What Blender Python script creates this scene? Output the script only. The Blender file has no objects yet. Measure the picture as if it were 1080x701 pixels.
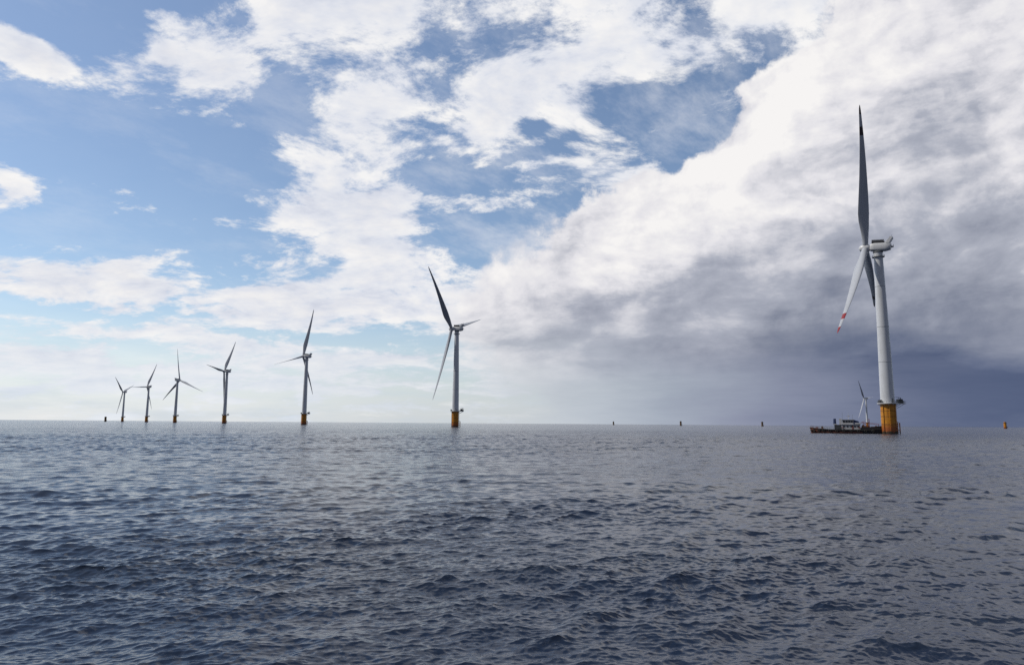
import bpy, bmesh, math, random
import numpy as np
from mathutils import Vector, Matrix

R = math.radians
scene = bpy.context.scene
COL = scene.collection

# ------------------------------------------------------------------ camera
CAM_H = 4.2
PITCH = math.atan(95.8 / 720.0)
ROLL = math.atan(0.0074)
cam_data = bpy.data.cameras.new("camera")
cam_data.sensor_width = 36.0
cam_data.lens = 24.0
cam_data.clip_start = 0.1
cam_data.clip_end = 200000.0
cam = bpy.data.objects.new("camera", cam_data)
COL.objects.link(cam)
cam.location = (0, 0, CAM_H)
_f = Vector((0, math.cos(PITCH), math.sin(PITCH)))
_u = Vector((0, -math.sin(PITCH), math.cos(PITCH)))
_r = Vector((1, 0, 0))
_c, _s = math.cos(ROLL), math.sin(ROLL)
_r2, _u2 = _r * _c + _u * _s, _u * _c - _r * _s
cam.rotation_euler = Matrix((_r2, _u2, -_f)).transposed().to_euler()
scene.camera = cam

scene.view_settings.view_transform = 'Standard'
scene.view_settings.look = 'None'
scene.view_settings.exposure = 0.0
scene.view_settings.gamma = 1.0
scene.view_settings.use_curve_mapping = False
scene.cycles.max_bounces = 5
scene.cycles.use_denoising = False
scene.cycles.sample_clamp_indirect = 6.0
scene.cycles.sample_clamp_direct = 6.0

# ------------------------------------------------------------------ sun
SUN_AZ, SUN_EL = R(-84.0), R(49.0)         # azimuth measured from the view's forward axis to the right
sun_dir = Vector((math.sin(SUN_AZ) * math.cos(SUN_EL), math.cos(SUN_AZ) * math.cos(SUN_EL), math.sin(SUN_EL)))
sl = bpy.data.lights.new("sun", 'SUN')
sl.energy = 3.0
sl.angle = R(0.6)
sl.color = (1.0, 0.95, 0.86)
sun = bpy.data.objects.new("sun", sl)
COL.objects.link(sun)
sun.rotation_euler = sun_dir.to_track_quat('Z', 'Y').to_euler()

# ------------------------------------------------------------------ the sky, a world shader
world = bpy.data.worlds.new("World")
scene.world = world
world.use_nodes = True
wt = world.node_tree
wt.nodes.clear()


def direction(px, py):
    """azimuth and elevation (degrees) of a place in the sky, measured on the photograph"""
    d = _f + _r2 * ((px - 540.0) / 720.0) - _u2 * ((py - 350.5) / 720.0)
    d.normalize()
    return math.degrees(math.atan2(d.x, d.y)), math.degrees(math.asin(d.z))


class S:
    """a scalar or vector socket with arithmetic, to write node graphs as expressions"""
    def __init__(self, t, sock):
        self.t, self.k = t, sock

    def _m(self, op, *a):
        n = self.t.nodes.new('ShaderNodeMath')
        n.operation = op
        for i, x in enumerate(a):
            if isinstance(x, S):
                self.t.links.new(x.k, n.inputs[i])
            else:
                n.inputs[i].default_value = x
        return S(self.t, n.outputs[0])

    def __add__(self, o): return self._m('ADD', self, o)
    __radd__ = __add__
    def __sub__(self, o): return self._m('SUBTRACT', self, o)
    def __rsub__(self, o): return self._m('SUBTRACT', o, self)
    def __mul__(self, o): return self._m('MULTIPLY', self, o)
    __rmul__ = __mul__
    def __truediv__(self, o): return self._m('DIVIDE', self, o)
    def __rtruediv__(self, o): return self._m('DIVIDE', o, self)
    def madd(self, b, c): return self._m('MULTIPLY_ADD', self, b, c)
    def pw(self, o): return self._m('POWER', self, o)
    def mx(self, o): return self._m('MAXIMUM', self, o)
    def mn(self, o): return self._m('MINIMUM', self, o)

    def step(self, lo, hi, a=0.0, b=1.0, kind='SMOOTHSTEP'):
        n = self.t.nodes.new('ShaderNodeMapRange')
        n.interpolation_type = kind
        self.t.links.new(self.k, n.inputs[0])
        for i, x in ((1, lo), (2, hi), (3, a), (4, b)):
            if isinstance(x, S):
                self.t.links.new(x.k, n.inputs[i])
            else:
                n.inputs[i].default_value = x
        return S(self.t, n.outputs[0])


def comb(t, x, y, z=0.0):
    n = t.nodes.new('ShaderNodeCombineXYZ')
    for i, v in enumerate((x, y, z)):
        if isinstance(v, S):
            t.links.new(v.k, n.inputs[i])
        else:
            n.inputs[i].default_value = v
    return S(t, n.outputs[0])


def vmath(t, op, a, b):
    n = t.nodes.new('ShaderNodeVectorMath')
    n.operation = op
    for i, v in enumerate((a, b)):
        if isinstance(v, S):
            t.links.new(v.k, n.inputs[i])
        elif isinstance(v, (int, float)):
            n.inputs['Scale'].default_value = v
        else:
            n.inputs[i].default_value = v
    if op == 'SCALE' and isinstance(b, S):
        t.links.new(b.k, n.inputs['Scale'])
    return S(t, n.outputs[0])


def mapping(t, v, loc=(0, 0, 0), rot=0.0, scale=(1, 1, 1), kind='POINT'):
    n = t.nodes.new('ShaderNodeMapping')
    n.vector_type = kind
    t.links.new(v.k, n.inputs[0])
    n.inputs['Location'].default_value = loc
    n.inputs['Rotation'].default_value = (0, 0, rot)
    n.inputs['Scale'].default_value = scale
    return S(t, n.outputs[0])


def noise(t, v, scale, detail=6.0, rough=0.55, lac=2.0, dist=0.0, color=False):
    n = t.nodes.new('ShaderNodeTexNoise')
    n.inputs['Scale'].default_value = scale
    n.inputs['Detail'].default_value = detail
    n.inputs['Roughness'].default_value = rough
    n.inputs['Lacunarity'].default_value = lac
    n.inputs['Distortion'].default_value = dist
    t.links.new(v.k, n.inputs['Vector'])
    return S(t, n.outputs['Color' if color else 'Fac'])


def billow(t, v, scale, detail=2.0, rough=0.55):
    """rounded cauliflower heads: 0 between them, about 1 on top of one"""
    n = t.nodes.new('ShaderNodeTexVoronoi')
    n.feature = 'F1'
    n.inputs['Scale'].default_value = scale
    n.inputs['Detail'].default_value = detail
    n.inputs['Roughness'].default_value = rough
    n.inputs['Lacunarity'].default_value = 2.2
    n.normalize = True
    t.links.new(v.k, n.inputs['Vector'])
    return S(t, n.outputs['Distance']).madd(-1.6, 1.0)


def mixc(t, f, a, b):
    n = t.nodes.new('ShaderNodeMix')
    n.data_type = 'RGBA'
    if isinstance(f, S):
        t.links.new(f.k, n.inputs[0])
    else:
        n.inputs[0].default_value = f
    for i, v in ((6, a), (7, b)):
        if isinstance(v, S):
            t.links.new(v.k, n.inputs[i])
        else:
            n.inputs[i].default_value = (*v, 1.0)
    return S(t, n.outputs[2])


def ramp(t, f, stops):
    n = t.nodes.new('ShaderNodeValToRGB')
    t.links.new(f.k, n.inputs[0])
    el = n.color_ramp.elements
    while len(el) < len(stops):
        el.new(0.5)
    for e, (p, c) in zip(el, stops):
        e.position = p
        e.color = (*c, 1.0)
    return S(t, n.outputs[0])


def lin(r, g, b):
    f = lambda c: (c / 255 / 12.92) if c <= 10 else ((c / 255 + 0.055) / 1.055) ** 2.4
    return (f(r), f(g), f(b))


def blobs(t, v, items, start=0.0):
    """sum of soft elliptical patches in the sky: (x, y, half width, half height, tilt, weight)"""
    acc = start
    for (x, y, rx, ry, rot, w) in items:
        a, e = direction(x, y)
        ka = abs(direction(x + 1, y)[0] - direction(x - 1, y)[0]) / 2
        ke = abs(direction(x, y + 1)[1] - direction(x, y - 1)[1]) / 2
        k = (ka + ke) / 2
        m = mapping(t, v, (a, e, 0), R(rot), (rx * k, ry * k, 1000.0), 'TEXTURE')
        g = t.nodes.new('ShaderNodeTexGradient')
        g.gradient_type = 'SPHERICAL'
        t.links.new(m.k, g.inputs[0])
        acc = S(t, g.outputs['Fac']).madd(w, acc)
    return acc


def build_sky():
    t = wt
    tc = t.nodes.new('ShaderNodeTexCoord')
    D = S(t, tc.outputs['Generated'])
    sp = t.nodes.new('ShaderNodeSeparateXYZ')
    t.links.new(D.k, sp.inputs[0])
    dx, dy, dz = (S(t, sp.outputs[i]) for i in range(3))
    az = dx._m('ARCTAN2', dx, dy) * (180 / math.pi)
    el = dz._m('ARCSINE', dz.mn(1.0).mx(-1.0)) * (180 / math.pi)
    V = comb(t, az, el)
    zp = dz.mx(0.0)
    # cloud-deck coordinates: a flat layer overhead, compressed towards the horizon
    P = comb(t, dx / (zp + 0.28), dy / (zp + 0.28), 0.0)
    Ps = mapping(t, P, (0, 0, 0), R(-62.0), (1.0, 1.35, 1.0))
    # ragged edges: displace the layout by noise
    w1 = noise(t, P, 2.2, 5.0, 0.6, color=True)
    w1 = vmath(t, 'SUBTRACT', w1, (0.5, 0.5, 0.5))
    V1 = vmath(t, 'ADD', V, vmath(t, 'MULTIPLY', w1, (10.0, 6.0, 0.0)))

    # ---------------- upper broken clouds
    n1 = noise(t, Ps, 3.3, 10.0, 0.66, 2.1, 0.25)
    n2 = noise(t, vmath(t, 'ADD', Ps, (0.025, 0.065, 0.0)), 3.3, 5.0, 0.66, 2.1, 0.25)   # the same field, a step towards the sun
    cover = [
        (26, 58, 70, 30, -12, 1.1), (0, 190, 44, 44, 0, 1.3), (100, 30, 90, 30, 0, -.5), (90, 80, 60, 26, 0, -.4), (180, 4, 80, 26, -18, .9),
        (184, 52, 32, 22, 0, .95), (242, 72, 72, 36, 0, .9),
        (330, 5, 150, 80, 0, .8), (410, 30, 90, 80, 0, .4), (385, 105, 95, 60, 0, .6),
        (385, 215, 110, 85, 10, 1.25), (318, 175, 50, 40, 0, .6), (395, 285, 120, 44, 0, .6), (240, 235, 70, 60, 0, -.5), (500, 185, 50, 18, 0, -.4),
        (285, 271, 54, 22, 0, .8), (270, 203, 30, 18, 0, .7),
        (500, 125, 130, 45, 32, .8), (600, 75, 170, 60, 26, .75), (560, 20, 170, 50, 15, .55),
        (720, 35, 190, 70, 15, .75), (830, 10, 160, 70, 10, .7), (592, 172, 85, 22, 8, .9),
        (655, 192, 55, 28, 10, .5), (512, 214, 70, 18, 0, .65), (545, 150, 90, 16, 15, .3),
        (200, 312, 320, 36, -3, .85), (130, 350, 260, 20, 0, .6), (60, 296, 110, 16, -6, .55),
        (135, 289, 60, 10, -12, .6), (430, 320, 200, 55, 0, .9), (330, 395, 400, 50, 0, .55), (120, 405, 260, 36, 0, .5), (250, 372, 320, 14, 0, .4), (110, 326, 230, 10, 2, -.55), (330, 352, 200, 9, 0, -.4), (60, 372, 200, 12, 0, -.4), (200, 392, 260, 10, 0, -.3),
        (690, 118, 90, 40, 28, -.5), (612, 208, 60, 18, 15, -.4), (472, 62, 34, 44, 20, -.35),
        (452, 168, 50, 46, 0, -.4), (512, 258, 70, 34, 10, -.6), (150, 180, 250, 110, 0, -.5),
        (752, 72, 60, 26, 25, -.25), (560, 128, 60, 20, 20, -.25), (90, 115, 160, 50, 0, -.3),
        (460, -170, 170, 250, 0, 1.3), (60, -200, 320, 240, 0, -.5),
    ]
    C = blobs(t, V1, cover, -0.02)
    Vp = mapping(t, vmath(t, 'ADD', V, vmath(t, 'MULTIPLY', w1, (5.0, 4.0, 0.0))), (0, 0, 0), R(-20), (0.8, 1.25, 1.0))
    p1 = billow(t, Vp, 0.30)
    p2 = billow(t, vmath(t, 'ADD', Vp, (-0.55, 0.75, 0.0)), 0.30)
    field = n1.madd(3.3, C * 0.8) - 1.95 + p1 * 0.42
    dens = field.step(-0.10, 0.42)
    # thin veils of high cloud between the broken ones, thicker to the right
    veil = noise(t, mapping(t, Ps, (4, 2, 0), R(10), (1.0, 1.8, 1.0)), 2.4, 8.0, 0.66).step(0.42, 0.72)
    dens = dens.mx(veil * az.step(-34.0, 8.0, 0.16, 0.5) * el.step(5.0, 12.0)).mx(0.03)
    lit = (n1 - n2).madd(1.6, 0.62) + (p1 - p2) * 0.45

    # ---------------- the big bank on the right
    B3 = mapping(t, V, (0, 0, 0), R(-18), (0.052, 0.085, 1.0))
    b1 = noise(t, B3, 1.5, 9.0, 0.55, 2.1, 0.3)
    b2 = noise(t, vmath(t, 'ADD', B3, (-0.07, 0.12, 0.0)), 1.5, 6.0, 0.55, 2.1, 0.3)
    f1 = noise(t, B3, 4.5, 7.0, 0.6, 2.1, 0.6)
    f2 = noise(t, vmath(t, 'ADD', B3, (-0.03, 0.05, 0.0)), 4.5, 5.0, 0.6, 2.1, 0.6)
    bank = [
        (590, 270, 150, 80, 25, 1.0), (690, 235, 150, 80, 25, 1.0), (800, 165, 170, 95, 35, 1.1),
        (900, 100, 190, 110, 35, 1.1), (1040, 110, 260, 200, 0, 1.3), (950, 260, 380, 190, 10, 1.4),
        (720, 340, 300, 110, 0, 1.2), (560, 345, 200, 70, 0, .9), (1000, 400, 500, 150, 0, 1.4),
        (660, 420, 300, 110, 0, 1.0), (860, 470, 460, 140, 0, 1.6), (1250, 250, 400, 350, 0, 1.6), (1000, -250, 380, 380, 0, 1.5),
    ]
    w2 = vmath(t, 'SUBTRACT', noise(t, V, 0.16, 6.0, 0.6, color=True), (0.5, 0.5, 0.5))
    V2 = vmath(t, 'ADD', V, vmath(t, 'MULTIPLY', w2, (9.0, 8.0, 0.0)))
    BK = blobs(t, V2, bank, -0.45)
    q0 = mapping(t, V2, (0, 0, 0), R(-15), (0.9, 1.3, 1.0))
    q1 = billow(t, q0, 0.19)
    q2 = billow(t, vmath(t, 'ADD', q0, (-0.8, 1.1, 0.0)), 0.19)
    soft = el.step(4.0, 14.0, 0.85, 0.20).mx(az.step(-8.0, 8.0, 0.75, 0.2))
    bden = ((b1 - 0.5).madd(1.2, BK) + (f1 - 0.5) * 0.35 + (q1 - 0.4) * 0.45)
    bden = bden.step(-0.04, soft)
    # how deep in shade each place of the bank stands (its own underside, the rain below it)
    dark = [
        (840, 350, 300, 110, 8, .30), (1020, 390, 280, 120, 0, .50), (1070, 415, 220, 70, 0, .34), (900, 465, 380, 130, 0, .36),
        (1040, 460, 300, 90, 0, .30), (740, 440, 260, 90, 0, .16),
        (960, 280, 330, 120, 12, .13), (1040, 170, 200, 110, 20, .15), (650, 325, 170, 34, 8, .26), (1080, 250, 220, 110, 0, .15),
        (700, 400, 260, 80, 0, .2), (560, 360, 170, 18, 0, .16), (600, 405, 200, 20, 0, .14),
        (960, 130, 120, 46, 30, .16), (700, 210, 160, 60, 30, -.1), (840, 105, 100, 50, 40, -.15), (960, 130, 160, 60, 20, .06), (1010, 395, 130, 40, 0, .22), (1020, -330, 420, 330, 0, 1.0),
    ]
    w3 = vmath(t, 'SUBTRACT', noise(t, mapping(t, V, (3, 7, 0), R(-8), (0.05, 0.16, 1.0)), 1.5, 6.0, 0.58, color=True), (0.5, 0.5, 0.5))
    V3 = vmath(t, 'ADD', V, vmath(t, 'MULTIPLY', w3, (16.0, 10.0, 0.0)))
    DK = blobs(t, V3, dark, 0.12)
    low = el.step(0.0, 9.0, 0.9, 0.0)
    blit = (b1 - b2).madd(1.0, (f1 - f2) * 0.22 + (q1 - q2) * 0.32 * el.step(6.0, 16.0))
    shade = (DK - blit * (1.0 - low)).mx(0.0).mn(1.0)
    bcol = ramp(t, shade, [(0.0, lin(246, 244, 243)), (0.15, lin(227, 226, 231)), (0.36, lin(173, 177, 190)),
                           (0.6, lin(134, 140, 157)), (0.8, lin(104, 113, 136)), (1.0, lin(72, 84, 112))])

    # rain and moisture under the bank, thicker to the right
    nst = noise(t, mapping(t, V, (11, 5, 0), R(-3), (0.035, 0.22, 1.0)), 1.0, 6.0, 0.6) - 0.5
    rain = ramp(t, (az + nst * 20.0).step(-4.0, 42.0, kind='LINEAR'), [(0.0, lin(208, 214, 218)), (0.2, lin(190, 198, 207)), (0.36, lin(168, 177, 191)),
                                        (0.56, lin(144, 150, 172)), (0.78, lin(100, 111, 140)), (1.0, lin(74, 88, 121))])
    bcol = mixc(t, (el + nst * 9.0).step(0.0, 10.5, 0.9, 0.0) * az.step(10.0, 34.0, 1.0, 0.72), bcol, rain)

    # ---------------- behind and above the camera: heavy grey cloud
    rear = noise(t, P, 0.8, 5.0, 0.55)
    rcol = ramp(t, rear, [(0.3, lin(84, 92, 112)), (0.7, lin(140, 146, 160))])

    # ---------------- clear air
    sky = t.nodes.new('ShaderNodeTexSky')
    sky.sky_type = 'NISHITA'
    sky.sun_disc = False
    sky.sun_elevation = SUN_EL
    sky.sun_rotation = SUN_AZ
    sky.air_density = 1.0
    sky.dust_density = 0.45
    sky.ozone_density = 1.8
    blue = S(t, sky.outputs[0])

    STR = 0.12
    K = 1.0 / STR

    def up(c):
        return vmath(t, 'SCALE', c, K)
    ccol = ramp(t, lit, [(0.0, lin(176, 184, 206)), (0.5, lin(222, 226, 236)), (0.9, lin(248, 247, 246))])
    thick = field.step(0.2, 1.2)
    ccol = mixc(t, thick * 0.25, ccol, lin(206, 206, 216))
    out = mixc(t, dens, blue, up(ccol))
    # pale band of far cloud and moisture low over the sea
    hz = el.step(0.0, 10.0, 0.80, 0.0)
    hcol = mixc(t, az.step(-30.0, 6.0), lin(228, 234, 241), lin(196, 205, 214))
    nlow = noise(t, mapping(t, V, (2, 9, 0), R(-2), (0.10, 0.55, 1.0)), 1.0, 7.0, 0.62)
    hcol = mixc(t, nlow.step(0.46, 0.68) * 0.6, hcol, lin(196, 211, 228))
    hcol = mixc(t, nlow.step(0.46, 0.30) * 0.8, hcol, lin(243, 244, 246))
    out = mixc(t, hz, out, up(hcol))
    out = mixc(t, bden, out, up(bcol))
    front = dy.step(-0.15, 0.45)
    out = mixc(t, front, up(rcol), out)
    bg = t.nodes.new('ShaderNodeBackground')
    bg.inputs['Strength'].default_value = STR
    t.links.new(out.k, bg.inputs['Color'])
    o = t.nodes.new('ShaderNodeOutputWorld')
    t.links.new(bg.outputs[0], o.inputs[0])


build_sky()
world.cycles.sampling_method = 'MANUAL'
world.cycles.sample_map_resolution = 512

# ------------------------------------------------------------------ helpers


def tag(o, label=None, cat=None, group=None, kind=None):
    if label: o['label'] = label
    if cat: o['category'] = cat
    if group: o['group'] = group
    if kind: o['kind'] = kind
    return o


def empty(name, loc, rz=0.0):
    o = bpy.data.objects.new(name, None)
    COL.objects.link(o)
    o.location = loc
    o.rotation_euler = (0, 0, rz)
    o.empty_display_size = 0.5
    return o


def link(name, bm, mats, parent=None, smooth=None):
    me = bpy.data.meshes.new(name)
    bmesh.ops.recalc_face_normals(bm, faces=bm.faces[:])
    bm.to_mesh(me)
    bm.free()
    for m in (mats if isinstance(mats, (list, tuple)) else [mats]):
        me.materials.append(m)
    o = bpy.data.objects.new(name, me)
    COL.objects.link(o)
    if parent:
        o.parent = parent
    if smooth:
        me.polygons.foreach_set('use_smooth', [True] * len(me.polygons))
        me.set_sharp_from_angle(angle=R(smooth))
    return o


def box(bm, x0, x1, y0, y1, z0, z1, bev=0.0, mi=0):
    v = [bm.verts.new(p) for p in ((x0, y0, z0), (x1, y0, z0), (x1, y1, z0), (x0, y1, z0), (x0, y0, z1), (x1, y0, z1), (x1, y1, z1), (x0, y1, z1))]
    fs = [bm.faces.new([v[i] for i in f]) for f in ((0, 3, 2, 1), (4, 5, 6, 7), (0, 1, 5, 4), (1, 2, 6, 5), (2, 3, 7, 6), (3, 0, 4, 7))]
    for f in fs:
        f.material_index = mi
    if bev:
        es = {e for f in fs for e in f.edges}
        r = bmesh.ops.bevel(bm, geom=list(es), offset=bev, segments=2, affect='EDGES')
        for f in r['faces']:
            f.material_index = mi


def lathe(bm, prof, n=32, cx=0, cy=0, cap=True, mi=0, bands=()):
    rings = []
    for (r, z) in prof:
        rings.append([bm.verts.new((cx + r * math.cos(2 * math.pi * i / n), cy + r * math.sin(2 * math.pi * i / n), z)) for i in range(n)])
    for q, (a, b) in enumerate(zip(rings, rings[1:])):
        for i in range(n):
            f = bm.faces.new((a[i], a[(i + 1) % n], b[(i + 1) % n], b[i]))
            f.material_index = 1 if q in bands else mi
    if cap:
        bm.faces.new(rings[0][::-1]).material_index = mi
        bm.faces.new(rings[-1]).material_index = mi


def tube(bm, pts, r, n=8, r1=None):
    pts = [Vector(p) for p in pts]
    rings = []
    for i, p in enumerate(pts):
        d = (pts[min(i + 1, len(pts) - 1)] - pts[max(i - 1, 0)]).normalized()
        a = d.orthogonal().normalized()
        b = d.cross(a)
        rr = r if r1 is None else r + (r1 - r) * i / (len(pts) - 1)
        rings.append([bm.verts.new(p + (a * math.cos(2 * math.pi * k / n) + b * math.sin(2 * math.pi * k / n)) * rr) for k in range(n)])
    for u, w in zip(rings, rings[1:]):
        for k in range(n):
            j = min(range(n), key=lambda q: (w[q].co - u[0].co - (pts[1] - pts[0])).length) if False else 0
            bm.faces.new((u[k], u[(k + 1) % n], w[(k + 1 + j) % n], w[(k + j) % n]))
    bm.faces.new(rings[0][::-1])
    bm.faces.new(rings[-1])


def segs(bm, pairs, r, n=6):
    for a, b in pairs:
        tube(bm, [a, b], r, n)


def ring(bm, rad, z, r, n=32, cx=0, cy=0, a0=0, a1=2 * math.pi):
    full = abs(a1 - a0 - 2 * math.pi) < 1e-6
    k = n if full else n + 1
    cs = []
    for i in range(k):
        a = a0 + (a1 - a0) * i / n
        c = []
        for j in range(6):
            q = 2 * math.pi * j / 6
            rr = rad + r * math.cos(q)
            c.append(bm.verts.new((cx + rr * math.cos(a), cy + rr * math.sin(a), z + r * math.sin(q))))
        cs.append(c)
    for i in range(n):
        A, B = cs[i], cs[(i + 1) % k]
        for j in range(6):
            bm.faces.new((A[j], B[j], B[(j + 1) % 6], A[(j + 1) % 6]))


def copy_tree(o, parent=None):
    c = o.copy()
    COL.objects.link(c)
    if parent:
        c.parent = parent
    for ch in list(KIDS.get(o.name, ())):
        copy_tree(ch, c)
    return c


# ------------------------------------------------------------------ materials


def paint(name, color, rough=0.5, metal=0.0, dirt=None, dirt_amount=0.3, scale=0.4, streak=4.0, bump=0.0):
    """painted steel: a base colour with weathering streaks running down it and uneven gloss"""
    m = bpy.data.materials.new(name)
    m.use_nodes = True
    t = m.node_tree
    b = t.nodes['Principled BSDF']
    tc = t.nodes.new('ShaderNodeTexCoord')
    O = S(t, tc.outputs['Object'])
    n = noise(t, mapping(t, O, (0, 0, 0), 0, (streak, streak, 1.0)), scale, 6.0, 0.6)
    n2 = noise(t, O, scale * 3, 5.0, 0.6)
    d = dirt or tuple(c * 0.55 for c in color)
    c = mixc(t, n.step(0.45, 0.75) * dirt_amount, color, d)
    c = mixc(t, n2.step(0.55, 0.75) * dirt_amount * 0.6, c, d)
    t.links.new(c.k, b.inputs['Base Color'])
    t.links.new(n2.step(0.3, 0.7, rough - 0.08, rough + 0.12).k, b.inputs['Roughness'])
    b.inputs['Metallic'].default_value = metal
    if bump:
        bp = t.nodes.new('ShaderNodeBump')
        bp.inputs['Strength'].default_value = bump
        bp.inputs['Distance'].default_value = 0.05
        t.links.new(n2.k, bp.inputs['Height'])
        t.links.new(bp.outputs[0], b.inputs['Normal'])
    return m


M_tower = paint('tower_paint', (0.62, 0.64, 0.68), 0.38, dirt=(0.42, 0.42, 0.41), dirt_amount=0.35, scale=0.12, streak=5)
M_blade = paint('blade_gelcoat', (0.42, 0.44, 0.48), 0.35, dirt=(0.30, 0.31, 0.33), dirt_amount=0.3, scale=0.1, streak=2)
M_red = paint('blade_red', (0.26, 0.009, 0.011), 0.4, dirt_amount=0.2)
M_red_shade = paint('blade_red_shade', (0.045, 0.028, 0.030), 0.45, dirt_amount=0.2)  # the red of the tip bands with shade put into the colour
M_nac = paint('nacelle_grp', (0.62, 0.63, 0.65), 0.4, dirt=(0.36, 0.37, 0.38), dirt_amount=0.3, scale=0.3)
M_dark = paint('dark_steel', (0.045, 0.048, 0.055), 0.5, dirt=(0.02, 0.02, 0.02))
M_galv = paint('galvanised_steel', (0.20, 0.21, 0.22), 0.45, metal=0.5, dirt=(0.10, 0.09, 0.08))
M_hull = paint('hull_black', (0.018, 0.019, 0.022), 0.45, dirt=(0.10, 0.045, 0.025), dirt_amount=0.5, scale=0.3, streak=1.5)
M_rust = paint('rusty_bow', (0.17, 0.055, 0.032), 0.7, dirt=(0.03, 0.02, 0.018), dirt_amount=0.7, scale=0.5, streak=1.5)
M_white = paint('cabin_white', (0.50, 0.51, 0.53), 0.45, dirt=(0.30, 0.25, 0.20), dirt_amount=0.7, scale=0.6)
M_glass = paint('dark_glass', (0.015, 0.018, 0.025), 0.1, dirt_amount=0.1)
M_blue = paint('funnel_blue', (0.015, 0.03, 0.10), 0.45)
M_rubber = paint('tyre_rubber', (0.02, 0.02, 0.02), 0.8)
M_deckred = paint('deck_red', (0.22, 0.05, 0.035), 0.6, dirt_amount=0.5)
M_cargo = paint('deck_brown', (0.16, 0.08, 0.045), 0.6, dirt=(0.04, 0.03, 0.03), dirt_amount=0.6, scale=0.6)
M_skin = paint('skin', (0.35, 0.20, 0.14), 0.6)


M_band = paint('rusty_band', (0.10, 0.035, 0.012), 0.6, dirt_amount=0.5)
M_stub = paint('weathered_foundation', (0.15, 0.085, 0.03), 0.6, dirt=(0.05, 0.04, 0.03), dirt_amount=0.6)
M_seam = paint('tower_seam', (0.44, 0.45, 0.47), 0.45)


def yellow_paint():
    m = bpy.data.materials.new('transition_yellow')
    m.use_nodes = True
    t = m.node_tree
    b = t.nodes['Principled BSDF']
    tc = t.nodes.new('ShaderNodeTexCoord')
    O = S(t, tc.outputs['Object'])
    sp = t.nodes.new('ShaderNodeSeparateXYZ')
    t.links.new(O.k, sp.inputs[0])
    z = S(t, sp.outputs[2])
    n = noise(t, mapping(t, O, (0, 0, 0), 0, (3.0, 3.0, 0.5)), 0.35, 7.0, 0.62)
    n2 = noise(t, O, 0.9, 6.0, 0.6)
    c = mixc(t, n2.step(0.4, 0.7) * 0.5, (0.55, 0.23, 0.012), (0.42, 0.13, 0.010))
    c = mixc(t, n.step(0.52, 0.72) * 0.6, c, (0.20, 0.06, 0.02))
    # splash zone: rust and weed near the water line
    wet = (z + (n2 - 0.5) * 4.0)
    c = mixc(t, wet.step(2.5, 6.5, 0.85, 0.0), c, (0.30, 0.070, 0.02))
    c = mixc(t, wet.step(0.6, 1.8, 1.0, 0.0), c, (0.035, 0.03, 0.018))
    t.links.new(c.k, b.inputs['Base Color'])
    t.links.new(n2.step(0.3, 0.7, 0.40, 0.62).k, b.inputs['Roughness'])
    return m


M_yellow = yellow_paint()

# ------------------------------------------------------------------ the sea


def sea_material():
    m = bpy.data.materials.new('sea_water')
    m.use_nodes = True
    t = m.node_tree
    b = t.nodes['Principled BSDF']
    tc = t.nodes.new('ShaderNodeTexCoord')
    O = S(t, tc.outputs['Object'])
    at = t.nodes.new('ShaderNodeAttribute')
    at.attribute_name = 'unresolved'
    far = S(t, at.outputs['Fac'])
    big = noise(t, mapping(t, O, (0, 0, 0), R(20), (0.02, 0.06, 1.0)), 1.0, 4.0, 0.6)
    c = mixc(t, big.step(0.35, 0.7), (0.011, 0.021, 0.047), (0.017, 0.026, 0.044))
    t.links.new(c.k, b.inputs['Base Color'])
    b.inputs['IOR'].default_value = 1.333
    t.links.new(far.step(0.0, 1.0, 0.025, 0.14).k, b.inputs['Roughness'])
    # ripples finer than the modelled waves
    rot = R(-28)
    r1 = noise(t, mapping(t, O, (0, 0, 0), rot, (1.0, 1.9, 1.0)), 9.0, 3.0, 0.55)
    bp = t.nodes.new('ShaderNodeBump')
    bp.inputs['Strength'].default_value = 1.0
    t.links.new(far.step(0.0, 1.0, 0.006, 0.006).k, bp.inputs['Distance'])
    t.links.new(r1.k, bp.inputs['Height'])
    # far off, the chop itself is only a roughness of the surface
    r2 = noise(t, mapping(t, O, (0, 0, 0), rot, (0.5, 1.0, 1.0)), 0.55, 4.0, 0.65)
    bp2 = t.nodes.new('ShaderNodeBump')
    bp2.inputs['Strength'].default_value = 1.0
    t.links.new(far.step(0.15, 1.0, 0.0, 0.7).k, bp2.inputs['Distance'])
    t.links.new(r2.k, bp2.inputs['Height'])
    t.links.new(bp.outputs[0], bp2.inputs['Normal'])
    t.links.new(bp2.outputs[0], b.inputs['Normal'])
    return m


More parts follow.
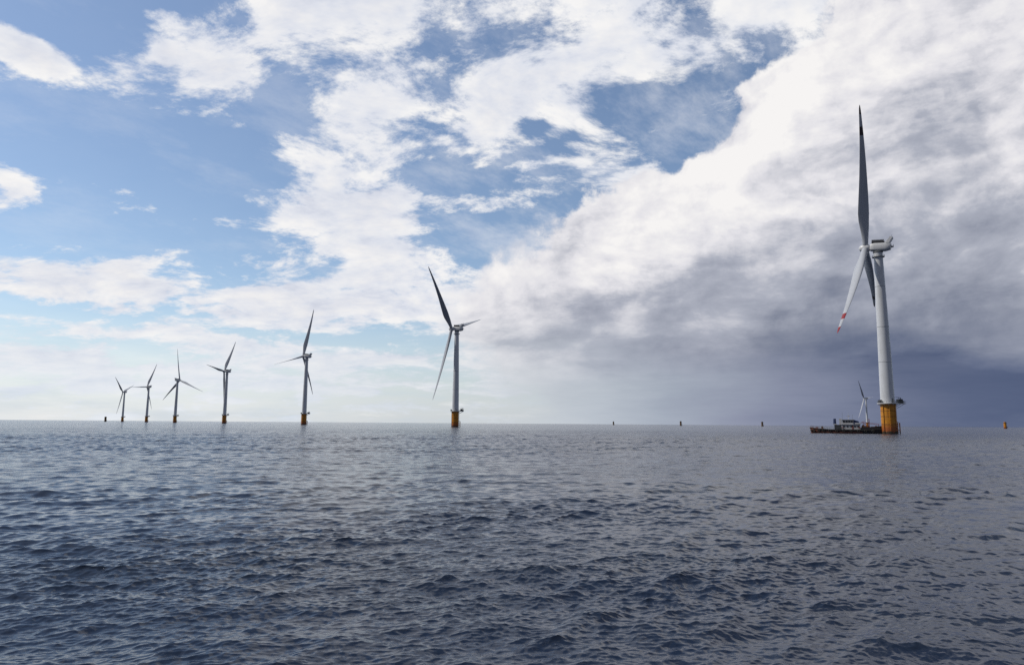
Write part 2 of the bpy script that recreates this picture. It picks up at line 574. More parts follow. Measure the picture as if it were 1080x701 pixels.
def build_sea():
    f32 = np.float32
    # rings of vertices: dense where the water is near, widening with distance
    k = 720.0 * CAM_H
    dep = [k / 1.5]
    px = np.concatenate([np.geomspace(k / 1.5, 270, 50)[:-1], np.arange(270, k / 62.0, -0.22)])
    rows = list(k / px)
    while rows[-1] < 60000.0:
        r_ = rows[-1]
        rows.append(r_ + min(0.3 * max(1.0, (r_ / 190.0) ** 2), r_ * 0.06))
    rad = np.array(rows, f32)
    dr = np.gradient(rad)
    a_front = np.arange(-50.0, 50.01, 0.095)
    a_rest = np.arange(54.0, 307.0, 4.0)
    ang = np.radians(np.concatenate([a_front, a_rest])).astype(f32)
    nf, na, nr = len(a_front), len(ang), len(rad)
    X = rad[:, None] * np.sin(ang)[None]
    Y = rad[:, None] * np.cos(ang)[None]
    DX, DY, DZ = np.zeros_like(X), np.zeros_like(X), np.zeros_like(X)
    rng = np.random.default_rng(11)
    N = 260
    lam = np.geomspace(0.11, 6.5, N) * np.exp(rng.normal(0, 0.03, N))
    wind = R(160.0)                      # heading the waves run towards, clockwise from the forward axis
    mss = 0.086
    front_cols = slice(0, nf)
    lost = np.zeros(nr)
    def patch(x, y):
        v = np.zeros_like(x)
        r2 = np.random.default_rng(5)
        for q in range(14):
            w = 2 * math.pi / (9.0 * 1.32 ** q)
            th = math.radians(148) + r2.normal(0, 0.7)
            v += np.sin(f32(w * math.sin(th) * 0.6) * x + f32(w * math.cos(th)) * y + f32(r2.uniform(0, 6.28)))
        return 1 + 0.10 * v
    for L in lam:
        spread = 0.36 + 0.40 * min(1.0, 0.7 / L)
        th = wind + rng.normal(0, spread)
        s = math.sqrt(2 * mss / N) * min(1.0, (1.2 / L) ** 0.62) * (1.3 if L < 0.5 else 1.0)
        a = s * L / (2 * math.pi)
        # waves the rings cannot carry any more are left to the material
        att = np.clip((L / np.maximum(dr * 1.0, rad * 0.00175) - 2.0) / 2.0, 0, 1)
        att = att * att * (3 - 2 * att)
        lost += (1 - att) / N
        last = int(np.nonzero(att > 0.001)[0].max()) + 1 if (att > 0.001).any() else 0
        ph0 = rng.uniform(0, 2 * math.pi)
        if last == 0:
            continue
        kx, ky = 2 * math.pi / L * math.sin(th), 2 * math.pi / L * math.cos(th)
        ph = f32(kx) * X[:last, front_cols] + f32(ky) * Y[:last, front_cols] + f32(ph0)
        A = (a * att[:last]).astype(f32)[:, None]
        DZ[:last, front_cols] += A * np.cos(ph)
        q = A * np.sin(ph) * f32(0.95)
        DX[:last, front_cols] -= q * f32(math.sin(th))
        DY[:last, front_cols] -= q * f32(math.cos(th))
    # gusty patches: the chop is higher in some places than in others
    g = np.clip(patch(X, Y), 0.75, 1.45)
    DX, DY, DZ = DX * g, DY * g, DZ * g
    co = np.empty((nr * na + 1, 3), f32)
    co[:-1, 0] = (X + DX).ravel()
    co[:-1, 1] = (Y + DY).ravel()
    co[:-1, 2] = DZ.ravel()
    co[-1] = (0, 0, 0)
    i = np.arange(nr - 1)[:, None] * na
    j = np.arange(na)[None]
    j2 = (j + 1) % na
    quads = np.stack([(i + j), (i + na + j), (i + na + j2), (i + j2)], -1).reshape(-1, 4)
    tris = np.stack([np.full(na, nr * na), np.arange(na), (np.arange(na) + 1) % na], -1)
    loops = np.concatenate([quads.ravel(), tris.ravel()]).astype(np.int32)
    starts = np.concatenate([np.arange(len(quads)) * 4, len(quads) * 4 + np.arange(na) * 3]).astype(np.int32)
    me = bpy.data.meshes.new('sea')
    me.vertices.add(len(co))
    me.vertices.foreach_set('co', co.ravel())
    me.loops.add(len(loops))
    me.loops.foreach_set('vertex_index', loops)
    me.polygons.add(len(starts))
    me.polygons.foreach_set('loop_start', starts)
    me.update(calc_edges=True)
    me.polygons.foreach_set('use_smooth', np.ones(len(starts), bool))
    at = me.attributes.new('unresolved', 'FLOAT', 'POINT')
    un = np.concatenate([np.repeat(lost, na), [0.0]]).astype(f32)
    at.data.foreach_set('value', un)
    me.materials.append(sea_material())
    if me.polygons[0].normal.z < 0:
        me.flip_normals()
    o = bpy.data.objects.new('sea', me)
    COL.objects.link(o)
    tag(o, 'choppy dark blue grey sea reaching to the horizon', 'sea', kind='structure')


build_sea()

# ------------------------------------------------------------------ wind turbines
HUB_Z = 107.0
OVERHANG = 6.5
TILT = 0.09
LEN = 82.0
DECK = 16.6


def foundation_profile():
    return [(3.9, -6.0), (3.9, 5.0), (3.93, 5.02), (3.93, 5.3), (3.9, 5.32), (3.9, 9.4), (3.93, 9.42), (3.93, 9.65), (3.9, 9.67),
            (3.9, 12.6), (3.93, 12.62), (3.93, 12.85), (3.9, 12.87), (3.9, DECK - 0.35), (4.15, DECK - 0.3), (4.15, DECK)]


def railing(bm, rad, z, n=22, h=1.15):
    for i in range(n):
        a = 2 * math.pi * i / n
        tube(bm, [(rad * math.cos(a), rad * math.sin(a), z), (rad * math.cos(a), rad * math.sin(a), z + h)], 0.05, 6)
    ring(bm, rad, z + h, 0.05, 44)
    ring(bm, rad, z + h * 0.55, 0.04, 44)


def build_turbine_parts(root):
    # transition piece with its boat landing and ladder
    bm = bmesh.new()
    lathe(bm, foundation_profile(), 48, bands=(2, 6, 10))
    tp = link('transition_piece', bm, [M_yellow, M_band], root, 40)
    bm = bmesh.new()
    for y in (-1.1, 1.1):
        tube(bm, [(4.0, y, 6.6), (5.3, y, 6.0), (5.3, y, -3.0)], 0.28, 10)
        for z in (4.6, 2.2):
            tube(bm, [(3.8, y, z), (5.3, y, z)], 0.16, 8)
    segs(bm, [((5.3, -1.1, z), (5.3, 1.1, z)) for z in (5.6, 1.2)], 0.14)
    link('boat_landing', bm, M_yellow, tp, 40)
    bm = bmesh.new()
    for y in (-0.3, 0.3):
        tube(bm, [(4.45, y, -1.0), (4.45, y, DECK + 0.2)], 0.05, 6)
    for i in range(56):
        z = -0.8 + i * 0.31
        tube(bm, [(4.45, -0.3, z), (4.45, 0.3, z)], 0.03, 5)
    link('ladder', bm, M_galv, tp)
    bm = bmesh.new()
    for a in (205, 250, 300):
        x, y = 4.2 * math.cos(R(a)), 4.2 * math.sin(R(a))
        tube(bm, [(x, y, -5.5), (x, y, DECK - 0.6)], 0.17, 8)
        for z in (3, 7.5, 12):
            tube(bm, [(x * 0.92, y * 0.92, z), (x, y, z)], 0.1, 6)
    link('cable_tube', bm, M_yellow, tp, 40)

    # work platform
    bm = bmesh.new()
    lathe(bm, [(3.3, DECK + 0.003), (5.4, DECK + 0.003), (5.4, DECK + 0.42), (3.3, DECK + 0.42)], 48)
    box(bm, 4.6, 9.0, -2.4, 2.4, DECK + 0.02, DECK + 0.40, 0.03)
    segs(bm, [((3.95, y, DECK - 2.4), (8.4, y, DECK + 0.1)) for y in (-1.9, 1.9)], 0.14, 8)
    for i in range(12):
        a = 2 * math.pi * i / 12 + 0.13
        segs(bm, [((3.85 * math.cos(a), 3.85 * math.sin(a), DECK - 1.2), (5.2 * math.cos(a), 5.2 * math.sin(a), DECK + 0.05))], 0.09)
    wp = link('work_platform', bm, M_nac, root, 35)
    bm = bmesh.new()
    railing(bm, 5.25, DECK + 0.42, 26)
    zb = DECK + 0.40
    xs = [5.3, 6.2, 7.1, 8.0, 8.9]
    for y in (-2.3, 2.3):
        for x in xs:
            tube(bm, [(x, y, zb), (x, y, zb + 1.15)], 0.05, 6)
        segs(bm, [((5.3, y, zb + h), (8.9, y, zb + h)) for h in (0.6, 1.15)], 0.045)
    for y in (-1.1, 0, 1.1):
        tube(bm, [(8.9, y, zb), (8.9, y, zb + 1.15)], 0.05, 6)
    segs(bm, [((8.9, -2.3, zb + h), (8.9, 2.3, zb + h)) for h in (0.6, 1.15)], 0.045)
    link('railing', bm, M_galv, wp)
    bm = bmesh.new()
    box(bm, 5.5, 7.7, -1.7, 1.3, zb + 0.003, zb + 2.3, 0.06)
    box(bm, 7.9, 8.6, -0.8, 0.8, zb + 0.003, zb + 1.4, 0.05)
    link('equipment_cabinet', bm, M_dark, wp)
    bm = bmesh.new()
    tube(bm, [(8.3, 1.6, zb), (8.3, 1.6, zb + 3.2)], 0.2, 10)
    tube(bm, [(8.3, 1.6, zb + 3.1), (5.6, 1.9, zb + 3.6)], 0.15, 8, 0.09)
    tube(bm, [(8.3, 1.6, zb + 1.6), (6.9, 1.75, zb + 3.2)], 0.07, 6)
    link('davit_crane', bm, M_dark, wp, 40)
    bm = bmesh.new()
    box(bm, -5.1, -3.95, -1.5, 0.6, DECK + 0.425, DECK + 2.2, 0.05)
    link('switch_cabinet', bm, M_dark, wp)

    # tower
    bm = bmesh.new()
    z0, z1, r0, r1 = DECK + 0.003, HUB_Z - 3.6, 3.62, 2.3
    prof, seam = [], []
    N = 26
    for i in range(N + 1):
        s = i / N
        r = r0 + (r1 - r0) * (0.15 * s + 0.85 * s ** 1.25)
        z = z0 + (z1 - z0) * s
        prof.append((r, z))
        if i in (7, 13, 20):
            seam.append(len(prof))
            prof += [(r + 0.05, z + 0.02), (r + 0.05, z + 0.38), (r, z + 0.40)]
    lathe(bm, prof, 64, bands=seam)
    tw = link('tower', bm, [M_tower, M_seam], root, 35)
    bm = bmesh.new()
    box(bm, 3.4, 3.68, -0.6, 0.6, DECK + 0.6, DECK + 3.0, 0.05)
    dr = link('door', bm, M_galv, tw)
    dr.matrix_local = Matrix.Rotation(R(-75), 4, 'Z')
    bm = bmesh.new()
    zt = z1 - 2.6
    lathe(bm, [(2.25, zt), (3.3, zt), (3.3, zt + 0.18), (2.25, zt + 0.18)], 40)
    railing(bm, 3.25, zt + 0.18, 16, 1.0)
    link('service_gallery', bm, M_galv, tw)
    bm = bmesh.new()
    lathe(bm, [(2.45, z1 + 0.003), (2.62, z1 + 0.1), (2.62, z1 + 0.75), (2.45, z1 + 0.85)], 40)
    link('yaw_bearing', bm, M_galv, tw, 35)

    # nacelle, its long axis along local +Y (towards the rotor)
    bm = bmesh.new()
    prof = [(-7.0, 0.4, 2.2, 2.0), (-6.6, -1.6, 2.9, 2.3), (-4.0, -2.55, 3.1, 2.5), (1.6, -2.6, 3.1, 2.6), (3.2, -2.3, 2.75, 2.4), (3.9, -1.9, 2.3, 2.0)]
    rings = []
    for (y, zb_, zt_, w) in [(p[0], p[1], p[2], p[3]) for p in prof]:
        c = []
        for k in range(20):
            a = 2 * math.pi * k / 20
            ca, sa = math.cos(a), math.sin(a)
            e = 0.38
            x = w * math.copysign(abs(ca) ** e, ca)
            zz = (zb_ + zt_) / 2 + (zt_ - zb_) / 2 * math.copysign(abs(sa) ** e, sa)
            c.append(bm.verts.new((x, y, zz * 0.80)))
        rings.append(c)
    for a, b in zip(rings, rings[1:]):
        for k in range(20):
            bm.faces.new((a[k], a[(k + 1) % 20], b[(k + 1) % 20], b[k]))
    bm.faces.new(rings[0])
    bm.faces.new(rings[-1])
    nc = link('nacelle', bm, M_nac, root, 40)
    nc['_yaw'] = 1
    bm = bmesh.new()                                   # cooler standing at the rear, raked back
    for x in (-2.2, -0.75, 0.7, 2.15):
        tube(bm, [(x, -3.6, 2.2), (x, -5.2, 4.4)], 0.14, 6)
    v = [bm.verts.new(p) for p in ((-2.4, -4.2, 2.1), (2.4, -4.2, 2.1), (2.4, -6.2, 6.0), (-2.4, -6.2, 6.0),
                                   (-2.4, -5.6, 1.9), (2.4, -5.6, 1.9), (2.4, -7.6, 5.6), (-2.4, -7.6, 5.6))]
    for f in ((0, 1, 2, 3), (7, 6, 5, 4), (0, 4, 5, 1), (1, 5, 6, 2), (2, 6, 7, 3), (3, 7, 4, 0)):
        bm.faces.new([v[i] for i in f])
    link('cooler', bm, M_nac, nc)
    bm = bmesh.new()                                   # dark screened rails along the roof
    for x in (-2.05, 2.05):
        box(bm, x - 0.05, x + 0.05, -3.2, 3.0, 2.63, 4.15)
        segs(bm, [((x, y, 2.4), (x, y, 4.4)) for y in (-3.2, -1.7, -0.1, 1.5, 3.0)], 0.07)
        segs(bm, [((x, -3.2, 4.35), (x, 3.0, 4.35))], 0.06)
    box(bm, -2.0, 2.0, 2.95, 3.05, 2.3, 4.1)
    link('roof_screen', bm, M_dark, nc)
    bm = bmesh.new()
    segs(bm, [((0.6, -6.8, 5.7), (0.6, -6.9, 7.6)), ((0.2, -6.9, 7.2), (1.0, -6.9, 7.2))], 0.05)
    link('wind_vane', bm, M_dark, nc)
    bm = bmesh.new()
    box(bm, -1.6, 1.6, -8.0, -6.9, 0.2, 0.45, 0.03)
    segs(bm, [((x, -7.95, 0.4), (x, -7.95, 1.4)) for x in (-1.5, 0, 1.5)] + [((-1.5, -7.95, 1.4), (1.5, -7.95, 1.4))], 0.05)
    link('rear_balcony', bm, M_galv, nc)

    # hub: origin at the rotor centre, +Y towards the wind
    bm = bmesh.new()
    pr = [(0.02, 3.4), (0.8, 3.15), (1.5, 2.6), (2.05, 1.7), (2.3, 0.6), (2.3, -1.2), (2.05, -2.0), (1.7, -2.4)]
    rr = []
    for (r, y) in pr:
        rr.append([bm.verts.new((r * math.cos(2 * math.pi * k / 28), y, r * math.sin(2 * math.pi * k / 28))) for k in range(28)])
    for a, b in zip(rr, rr[1:]):
        for k in range(28):
            bm.faces.new((a[k], a[(k + 1) % 28], b[(k + 1) % 28], b[k]))
    bm.faces.new(rr[0])
    bm.faces.new(rr[-1])
    hb = link('hub', bm, M_nac, root, 40)
    hb['_hub'] = 1
    return nc, hb


def blade_mesh(name, banded):
    """a feathered blade along +Z from the hub centre; its trailing edge towards +Y"""
    bm = bmesh.new()
    n = 24
    st = sorted(set([1.7, 2.4, 3.4, 5.0, 7.0, 9.5, 12.5, 16, 20, 24, 29, 35, 41, 47, 53, 58, 62, 66, 70, 74, 77, 79.5, 81.2, 82.0]
                    + ([LEN * q for q in (0.79, 0.85, 0.935)])))
    rings = []
    for z in st:
        q = z / LEN
        chord = np.interp(q, [0, .05, .10, .18, .25, .35, .5, .7, .85, .95, .985, 1.0], [3.3, 3.3, 4.1, 5.7, 6.2, 5.5, 4.2, 2.75, 1.8, 1.15, .75, .15])
        thick = np.interp(q, [0, .05, .10, .18, .25, .4, .6, 1.0], [1.0, 1.0, .72, .45, .34, .26, .21, .18])
        blend = np.interp(q, [0, .05, .2], [0, 0, 1])
        piv = np.interp(q, [0, .05, .2, 1], [.5, .5, .34, .32])
        tw = R(np.interp(q, [0, .2, .5, 1.0], [16, 13, 5, -1]) + 18)
        bend = 3.2 * max(0.0, q - 0.15) ** 2 / 0.72
        ringv = []
        for k in range(n):
            a = 2 * math.pi * k / n
            # circle and aerofoil, u along the chord from the leading edge
            cu, cv = 0.5 - 0.5 * math.cos(a), 0.5 * math.sin(a)
            yt = 5 * (0.2969 * math.sqrt(cu) - 0.126 * cu - 0.3516 * cu ** 2 + 0.2843 * cu ** 3 - 0.1036 * cu ** 4)
            av = yt * thick * math.copysign(1, math.sin(a)) if abs(math.sin(a)) > 1e-6 else 0.0
            av += 0.02 * math.sin(math.pi * cu)
            v = cv * (1 - blend) + av * blend
            if blend < 1:
                v = cv * thick * (1 - blend) + av * blend
            u = (cu - piv) * chord
            v = v * chord
            x, y = v, u
            xr, yr = x * math.cos(tw) - y * math.sin(tw), x * math.sin(tw) + y * math.cos(tw)
            ringv.append(bm.verts.new((xr, yr + bend, z)))
        rings.append((z, ringv))
    for (za, a), (zb, b) in zip(rings, rings[1:]):
        mid = (za + zb) / 2 / LEN
        red = banded and (0.79 < mid < 0.85 or mid > 0.935)
        for k in range(n):
            f = bm.faces.new((a[k], a[(k + 1) % n], b[(k + 1) % n], b[k]))
            f.material_index = 1 if red else 0
    bm.faces.new(rings[0][1])
    f = bm.faces.new(rings[-1][1])
    f.material_index = 1 if banded else 0
    return bm


def frame_of(psi):
    a = Vector((math.sin(psi) * math.cos(TILT), math.cos(psi) * math.cos(TILT), math.sin(TILT)))
    side = Vector((math.cos(psi), -math.sin(psi), 0))
    upv = side.cross(a)
    return a, side, upv


def set_rotor(root, psi, phi):
    """turn nacelle, hub and blades: psi the heading of the rotor, phi the angle of the first blade"""
    psi, phi = R(psi), R(phi)
    a, side, upv = frame_of(psi)
    top = Vector((math.sin(psi), math.cos(psi), 0)) * OVERHANG + Vector((0, 0, HUB_Z))
    i = 0
    for ch in KIDS_OF(root):
        st = ch.name.split('.')[0]
        if st == 'nacelle':
            ch.matrix_local = Matrix.Translation((0, 0, HUB_Z - 0.5)) @ Matrix((side, a, upv)).transposed().to_4x4()
        elif st == 'hub':
            ch.matrix_local = Matrix.Translation(top) @ Matrix((side, a, upv)).transposed().to_4x4()
        elif st == 'blade':
            k = phi + i * 2 * math.pi / 3
            z = upv * math.cos(k) + side * math.sin(k)
            x = a.cross(z)
            ch.matrix_local = Matrix.Translation(top) @ Matrix((x, a, z)).transposed().to_4x4()
            i += 1


def KIDS_OF(o):
    return [c for c in bpy.data.objects if c.parent is o]


KIDS = {}


def index_kids():
    KIDS.clear()
    for o in bpy.data.objects:
        if o.parent:
            KIDS.setdefault(o.parent.name, []).append(o)


GROUP = 'white offshore wind turbines'
SPOTS = [   # x, y, rotor heading, blade angle, label
    (211.5, 385.4, 304.3, 346.4, 'giant white wind turbine with a red banded blade tip, beside the dark work boat'),
    (-60.7, 744.2, 292.4, 314.6, 'tall white turbine on a yellow base, near the middle, one thin blade pointing right'),
    (-324.2, 1075.6, 279.9, 15.7, 'third tallest turbine, left of the middle, one blade crossing low behind its tower'),
    (-591.2, 1417.4, 268.6, 34.7, 'turbine whose lowest blade hangs straight down just left of its tower'),
    (-848.0, 1735.0, 23.0, 351.9, 'distant turbine with one blade straight up and another stretching to the lower right'),
    (-1112.0, 2098.1, 275.7, 26.3, 'distant turbine with one blade level to the left and one to the upper right'),
    (-1415.0, 2505.0, 267.5, 309.0, 'smallest turbine at the left end of the row, next to a bare stub'),
    (1342.0, 2595.0, 320.8, 324.8, 'tiny far turbine seen between the work boat and the giant turbine'),
]


def build_turbines():
    first = empty('wind_turbine', (0, 0, 0))
    build_turbine_parts(first)
    bmb = blade_mesh('blade', True)
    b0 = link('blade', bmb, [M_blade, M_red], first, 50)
    plain = link('blade', blade_mesh('blade', False), [M_blade], None, 50)
    plain_mesh = plain.data
    bpy.data.objects.remove(plain)
    # red tip bands on the near blades; two have shade painted into the red
    b0.data.materials[1] = M_red_shade
    b0['label'] = 'white blade with red bands at its tip, painted dark for shade'
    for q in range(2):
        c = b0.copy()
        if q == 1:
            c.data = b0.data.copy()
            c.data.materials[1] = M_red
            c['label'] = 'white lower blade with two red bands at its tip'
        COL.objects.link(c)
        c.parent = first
    index_kids()
    roots = [first]
    for _ in SPOTS[1:]:
        c = copy_tree(first)
        roots.append(c)
        for ch in KIDS_OF(c):
            if ch.name.startswith('blade'):
                ch.data = plain_mesh
                del ch['label']
    for r_, (x, y, psi, phi, lab) in zip(roots, SPOTS):
        r_.location = (x, y, 0)
        tag(r_, lab, 'wind turbine', GROUP)
        # the working deck of every foundation faces the same side
        r_.rotation_euler = (0, 0, 0)
        set_rotor(r_, psi, phi)
    for o in bpy.data.objects:
        for k in ('_yaw', '_hub'):
            if k in o:
                del o[k]


build_turbines()

# ------------------------------------------------------------------ bare foundations still waiting for a tower


def build_foundations():
    root = empty('monopile_foundation', (0, 0, 0))
    bm = bmesh.new()
    lathe(bm, [(3.4, -6.0), (3.4, 8.0), (3.46, 8.05), (3.46, 8.4), (3.4, 8.45), (3.4, 14.6), (2.8, 14.61), (2.8, 17.4), (3.0, 17.45), (3.0, 17.7)], 40)
    tp = link('transition_piece', bm, M_stub, root, 40)
    bm = bmesh.new()
    for y in (-1.1, 1.1):
        tube(bm, [(4.0, y, 6.6), (5.3, y, 6.0), (5.3, y, -3.0)], 0.28, 10)
        tube(bm, [(3.8, y, 3.2), (5.3, y, 3.2)], 0.16, 8)
    link('boat_landing', bm, M_stub, tp)
    bm = bmesh.new()
    lathe(bm, [(2.9, 14.63), (4.3, 14.63), (4.3, 14.95), (2.9, 14.95)], 40)
    wp = link('work_platform', bm, M_dark, root, 35)
    bm = bmesh.new()
    railing(bm, 4.2, 14.95, 22)
    link('railing', bm, M_galv, wp)
    index_kids()
    spots = [(-1459.0, 2475.0, 'dark bare foundation stub at the far left, beside the smallest turbine'),
             (503.3, 3394.3, 'smallest bare foundation stub on the horizon right of the middle'),
             (649.5, 2640.0, 'bare foundation stub in the middle of the three between the turbines'),
             (941.1, 2582.6, 'bare foundation stub on the horizon nearest to the work boat, to its left'),
             (1312.5, 1830.0, 'orange bare foundation stub under dark cloud at the far right')]
    for i, (x, y, lab) in enumerate(spots):
        o = root if i == 0 else copy_tree(root)
        o.location = (x, y, 0)
        if i == 4:
            for c in KIDS_OF(o):
                if c.name.startswith('transition_piece'):
                    c.data = c.data.copy()
                    c.data.materials[0] = M_yellow
        tag(o, lab, 'foundation', 'bare turbine foundations without towers')


build_foundations()

# ------------------------------------------------------------------ the work boat


def build_boat():
    ang = math.atan2(211.5 - 24, 398.0)
    root = empty('work_boat', (193.2, 398.0, 0), -ang)
    root.scale = (1.05, 1.05, 1.12)
    tag(root, 'long low black work boat with white wheelhouse moored by the giant turbine', 'boat')
    # hull: stations along x (bow at the left end)
    st = [(-18.2, 0.8, 3.0), (-17.6, 2.3, 2.95), (-16.2, 3.6, 2.75), (-13, 4.4, 2.35), (-8, 4.8, 2.0), (0, 5.0, 2.0), (8, 5.0, 2.0), (13, 4.9, 2.2), (16.5, 4.5, 2.6), (18.2, 3.8, 2.8)]
    bm = bmesh.new()
    rings = []
    for (x, w, d) in st:
        q = 1.0 if x > -16 else 0.8
        sect = [(-w, d), (-w * 0.98, 0.9), (-w * 0.9 * q, -0.4), (-w * 0.55 * q, -1.6), (w * 0.55 * q, -1.6), (w * 0.9 * q, -0.4), (w * 0.98, 0.9), (w, d)]
        xo = 0.0
        rings.append([bm.verts.new((x + (0.9 * (1 - (z + 1.6) / (d + 1.6)) if x < -15 else 0), y, z)) for (y, z) in sect])
    for a, b in zip(rings, rings[1:]):
        for k in range(8):
            f = bm.faces.new((a[k], a[(k + 1) % 8], b[(k + 1) % 8], b[k]))
            f.material_index = 1 if a[0].co.x < -13.5 or k in (1, 5) and a[0].co.x < 2 else 0
    bm.faces.new(rings[0]).material_index = 1
    bm.faces.new(rings[-1])
    hull = link('hull', bm, [M_hull, M_rust], root, 35)
    bm = bmesh.new()
    for sy in (-1, 1):
        tube(bm, [(x, sy * (w + 0.02), d - 0.35) for (x, w, d) in st], 0.17, 8)
    link('rubbing_strake', bm, M_rubber, hull, 40)
    for sy in (-1, 1):
        bm = bmesh.new()
        for (x, w, d), (x2, w2, d2) in zip(st[1:6], st[2:7]):
            tube(bm, [(x, sy * (w - 0.15), d + 0.9), (x2, sy * (w2 - 0.15), d2 + 0.9)], 0.04, 6)
            for q in (0.0, 0.25, 0.5, 0.75):
                px_, pw_, pd_ = x + (x2 - x) * q, w + (w2 - w) * q - 0.15, d + (d2 - d) * q
                tube(bm, [(px_, sy * pw_, pd_), (px_, sy * pw_, pd_ + 0.9)], 0.035, 6)
        link('guard_rail', bm, M_galv, hull)
        bm = bmesh.new()
        pts = [(7.4, 4.98, 2.0, 2.9), (9, 4.97, 2.05, 3.2), (13, 4.9, 2.2, 3.35), (16.5, 4.5, 2.6, 3.75), (18.2, 3.8, 2.8, 3.95)]
        qa = [[bm.verts.new((x, sy * w, z0_)), bm.verts.new((x, sy * w, z1_)), bm.verts.new((x, sy * (w - 0.14), z1_)), bm.verts.new((x, sy * (w - 0.14), z0_))] for x, w, z0_, z1_ in pts]
        for a, b in zip(qa, qa[1:]):
            for k in range(4):
                bm.faces.new((a[k], a[(k + 1) % 4], b[(k + 1) % 4], b[k]))
        bm.faces.new(qa[0])
        bm.faces.new(qa[-1])
        link('bulwark', bm, M_hull, hull)

    # tyre fenders over the side and at the bow
    def tyre(x, y, z, rz):
        b = bmesh.new()
        ring(b, 0.48, 0, 0.24, 20)
        o = link('tyre_fender', b, M_rubber, root, 60)
        o.matrix_local = Matrix.Translation((x, y, z)) @ Matrix.Rotation(rz, 4, 'Z') @ Matrix.Rotation(R(90), 4, 'X')
    for x, w, rz in ((-17.3, 2.9, R(-50)), (-15.9, 3.98, R(-22)), (-13.6, 4.55, R(-8)), (-11.2, 4.85, 0), (-8.0, 5.05, 0), (-4.5, 5.2, 0), (-1.0, 5.26, 0), (2.5, 5.26, 0), (6.0, 5.26, 0), (9.5, 5.24, 0), (13.0, 5.14, 0)):
        tyre(x, -w, 1.25, rz)
    # bollards and a winch on the fore deck
    bm = bmesh.new()
    for y in (-1.6, 1.6):
        for x in (-14.8, -14.1):
            lathe(bm, [(0.2, 2.0), (0.2, 2.95), (0.3, 3.0), (0.3, 3.1)], 12, x, y)
    link('bollard', bm, M_deckred, root)
    bm = bmesh.new()
    box(bm, -12.6, -10.9, -1.2, 1.2, 1.9, 2.5, 0.05)
    tube(bm, [(-11.75, -1.1, 3.0), (-11.75, 1.1, 3.0)], 0.55, 16)
    link('anchor_winch', bm, M_cargo, root, 40)

    # deckhouse
    bm = bmesh.new()
    box(bm, -5.6, -2.1, -3.2, 3.2, 1.95, 4.3, 0.08)
    link('engine_casing', bm, M_dark, root)
    bm = bmesh.new()
    box(bm, -2.0, 7.1, -3.6, 3.6, 1.95, 4.45, 0.08)
    box(bm, -2.4, 7.5, -4.0, 4.0, 4.453, 4.6, 0.03)
    dh = link('deckhouse', bm, M_white, root)
    for x in (-0.9, 0.9, 2.7, 4.5, 6.1):
        b = bmesh.new()
        box(b, x - 0.42, x + 0.42, -3.68, -3.55, 3.1, 3.85, 0.02)
        link('window', b, M_glass, dh)
    b = bmesh.new()
    box(b, 5.0 - 1.9, 5.0 - 1.2, -3.67, -3.55, 2.05, 3.95, 0.02)
    link('door', b, M_deckred, dh)
    bm = bmesh.new()
    box(bm, -1.6, 3.9, -3.0, 3.0, 4.603, 6.8, 0.1)
    box(bm, -2.0, 4.4, -3.4, 3.4, 6.803, 6.98, 0.04)
    wh = link('wheelhouse', bm, M_white, root)
    for x in (-0.75, 0.55, 1.85, 3.1):
        b = bmesh.new()
        box(b, x - 0.5, x + 0.5, -3.08, -2.95, 5.4, 6.45, 0.03)
        link('window', b, M_glass, wh)
    for y in (-1.9, 0, 1.9):
        b = bmesh.new()
        box(b, -1.68, -1.55, y - 0.75, y + 0.75, 5.4, 6.45, 0.03)
        link('window', b, M_glass, wh)
    bm = bmesh.new()
    segs(bm, [((x, y, 4.6), (x, y, 5.5)) for x in (-2.3, 6.6, 7.4) for y in (-3.9, 3.9)] + [((-2.3, y, 5.5), (7.4, y, 5.5)) for y in (-3.9, 3.9)], 0.04)
    link('bridge_rail', bm, M_galv, wh)
    bm = bmesh.new()
    v = [bm.verts.new(p) for p in ((3.95, -3.0, 4.61), (6.9, -3.0, 4.61), (6.9, 3.0, 4.61), (3.95, 3.0, 4.61), (3.95, -2.9, 6.9), (6.4, -2.9, 6.2), (6.4, 2.9, 6.2), (3.95, 2.9, 6.9))]
    for f in ((0, 1, 2, 3), (4, 5, 6, 7), (0, 1, 5, 4), (1, 2, 6, 5), (2, 3, 7, 6), (3, 0, 4, 7)):
        bm.faces.new([v[i] for i in f])
    link('awning', bm, M_blue, root)
    # white stair tower and blue funnel aft of it
    bm = bmesh.new()
    box(bm, -3.1, -1.8, -2.4, 0.6, 4.303, 7.5, 0.06)
    link('stair_casing', bm, M_white, root)
    bm = bmesh.new()
    box(bm, -6.2, -4.4, -1.6, 1.6, 4.303, 4.75, 0.04)
    link('funnel_base', bm, M_white, root)
    bm = bmesh.new()
    lathe(bm, [(0.78, 4.755), (0.72, 7.2), (0.60, 7.45), (0.45, 7.46)], 20, -5.35, 0)
    link('funnel', bm, M_blue, root, 40)
    # masts
    bm = bmesh.new()
    tube(bm, [(1.6, 0, 6.95), (1.6, 0, 10.8)], 0.1, 8, 0.05)
    segs(bm, [((1.6, -1.0, 9.3), (1.6, 1.0, 9.3)), ((0.9, 0, 8.6), (2.3, 0, 8.6))], 0.05)
    box(bm, 0.6, 2.6, -0.12, 0.12, 8.66, 8.85, 0.03)
    link('radar_mast', bm, M_white, root)
    bm = bmesh.new()
    tube(bm, [(-1.4, -1.6, 6.95), (-1.4, -1.6, 10.6)], 0.05, 6)
    tube(bm, [(3.6, 1.2, 6.95), (3.6, 1.2, 9.6)], 0.05, 6)
    link('aerial', bm, M_galv, root)
    bm = bmesh.new()
    tube(bm, [(11.6, 0, 2.0), (11.6, 0, 7.4)], 0.22, 10, 0.14)
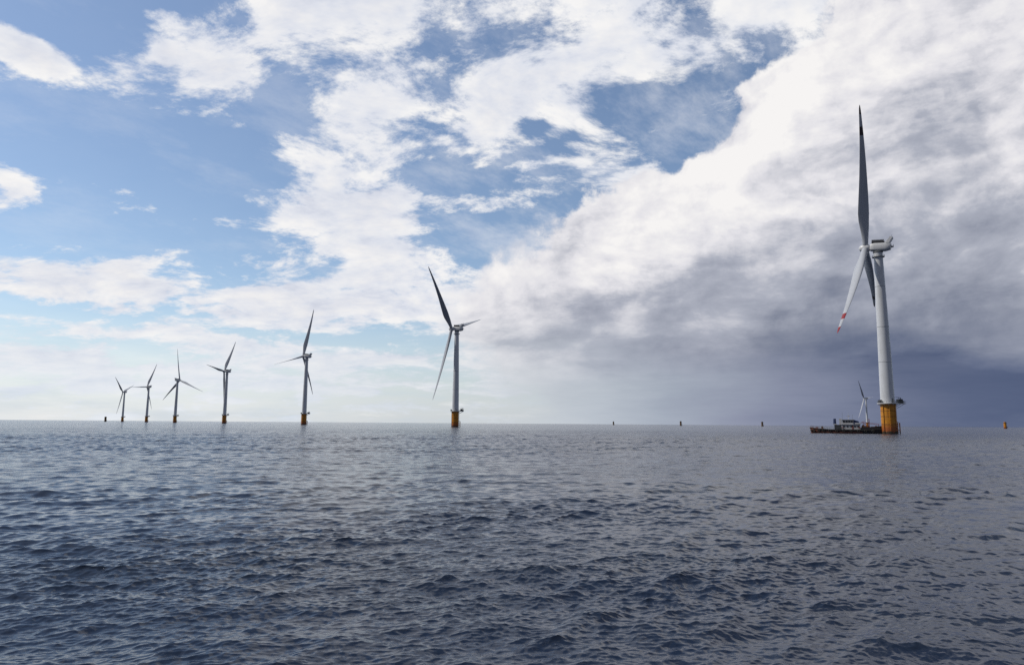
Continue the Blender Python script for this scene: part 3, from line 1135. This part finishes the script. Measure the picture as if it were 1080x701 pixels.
    tube(bm, [(11.6, 0, 3.2), (8.2, 0.4, 5.9)], 0.13, 8, 0.08)
    segs(bm, [((11.6, 0, 7.3), (8.2, 0.4, 5.9))], 0.04)
    link('deck_crane', bm, M_deckred, root, 40)
    bm = bmesh.new()
    for (x0, x1, y0, y1, h) in ((7.7, 9.3, -3.4, -1.0, 1.7), (9.5, 10.7, -3.0, -1.2, 1.2), (12.3, 13.8, -3.2, -0.6, 1.5), (8.0, 10.4, 1.0, 3.2, 1.9), (14.2, 15.2, -2.8, -1.2, 1.9), (8.2, 9.0, -0.6, 0.6, 2.4), (15.6, 16.6, -1.0, 1.4, 1.6)):
        box(bm, x0, x1, y0, y1, 1.95, 2.0 + h, 0.06)
    link('deck_gear', bm, M_cargo, root)
    # lattice boom lying aft over the deck, lifebuoys and a rubber boat on the deckhouse roof
    bm = bmesh.new()
    A = [Vector((7.6, -1.6, 5.2)), Vector((7.6, -0.8, 5.2)), Vector((7.6, -1.2, 5.9))]
    Bq = [Vector((16.4, -1.5, 4.3)), Vector((16.4, -0.9, 4.3)), Vector((16.4, -1.2, 4.8))]
    for a, b in zip(A, Bq):
        tube(bm, [a, b], 0.06, 6)
    for i in range(10):
        q0, q1 = i / 10, (i + 1) / 10
        for k in range(3):
            tube(bm, [A[k].lerp(Bq[k], q0), A[(k + 1) % 3].lerp(Bq[(k + 1) % 3], q1)], 0.035, 5)
    tube(bm, [(16.0, -1.2, 2.0), (16.0, -1.2, 4.4)], 0.12, 8)
    tube(bm, [(9.0, -1.2, 2.0), (9.0, -1.2, 5.2)], 0.12, 8)
    link('lattice_boom', bm, M_deckred, root)
    for x in (-1.55, 6.6):
        b = bmesh.new()
        ring(b, 0.34, 0, 0.09, 16)
        o = link('lifebuoy', b, M_deckred, root, 60)
        o.matrix_local = Matrix.Translation((x, -3.75, 2.9)) @ Matrix.Rotation(R(90), 4, 'X')
    bm = bmesh.new()
    tube(bm, [(4.6, -3.3, 4.95), (6.6, -3.3, 4.95), (7.2, -3.0, 5.0)], 0.26, 10)
    link('liferaft', bm, M_white, root, 40)


build_boat()
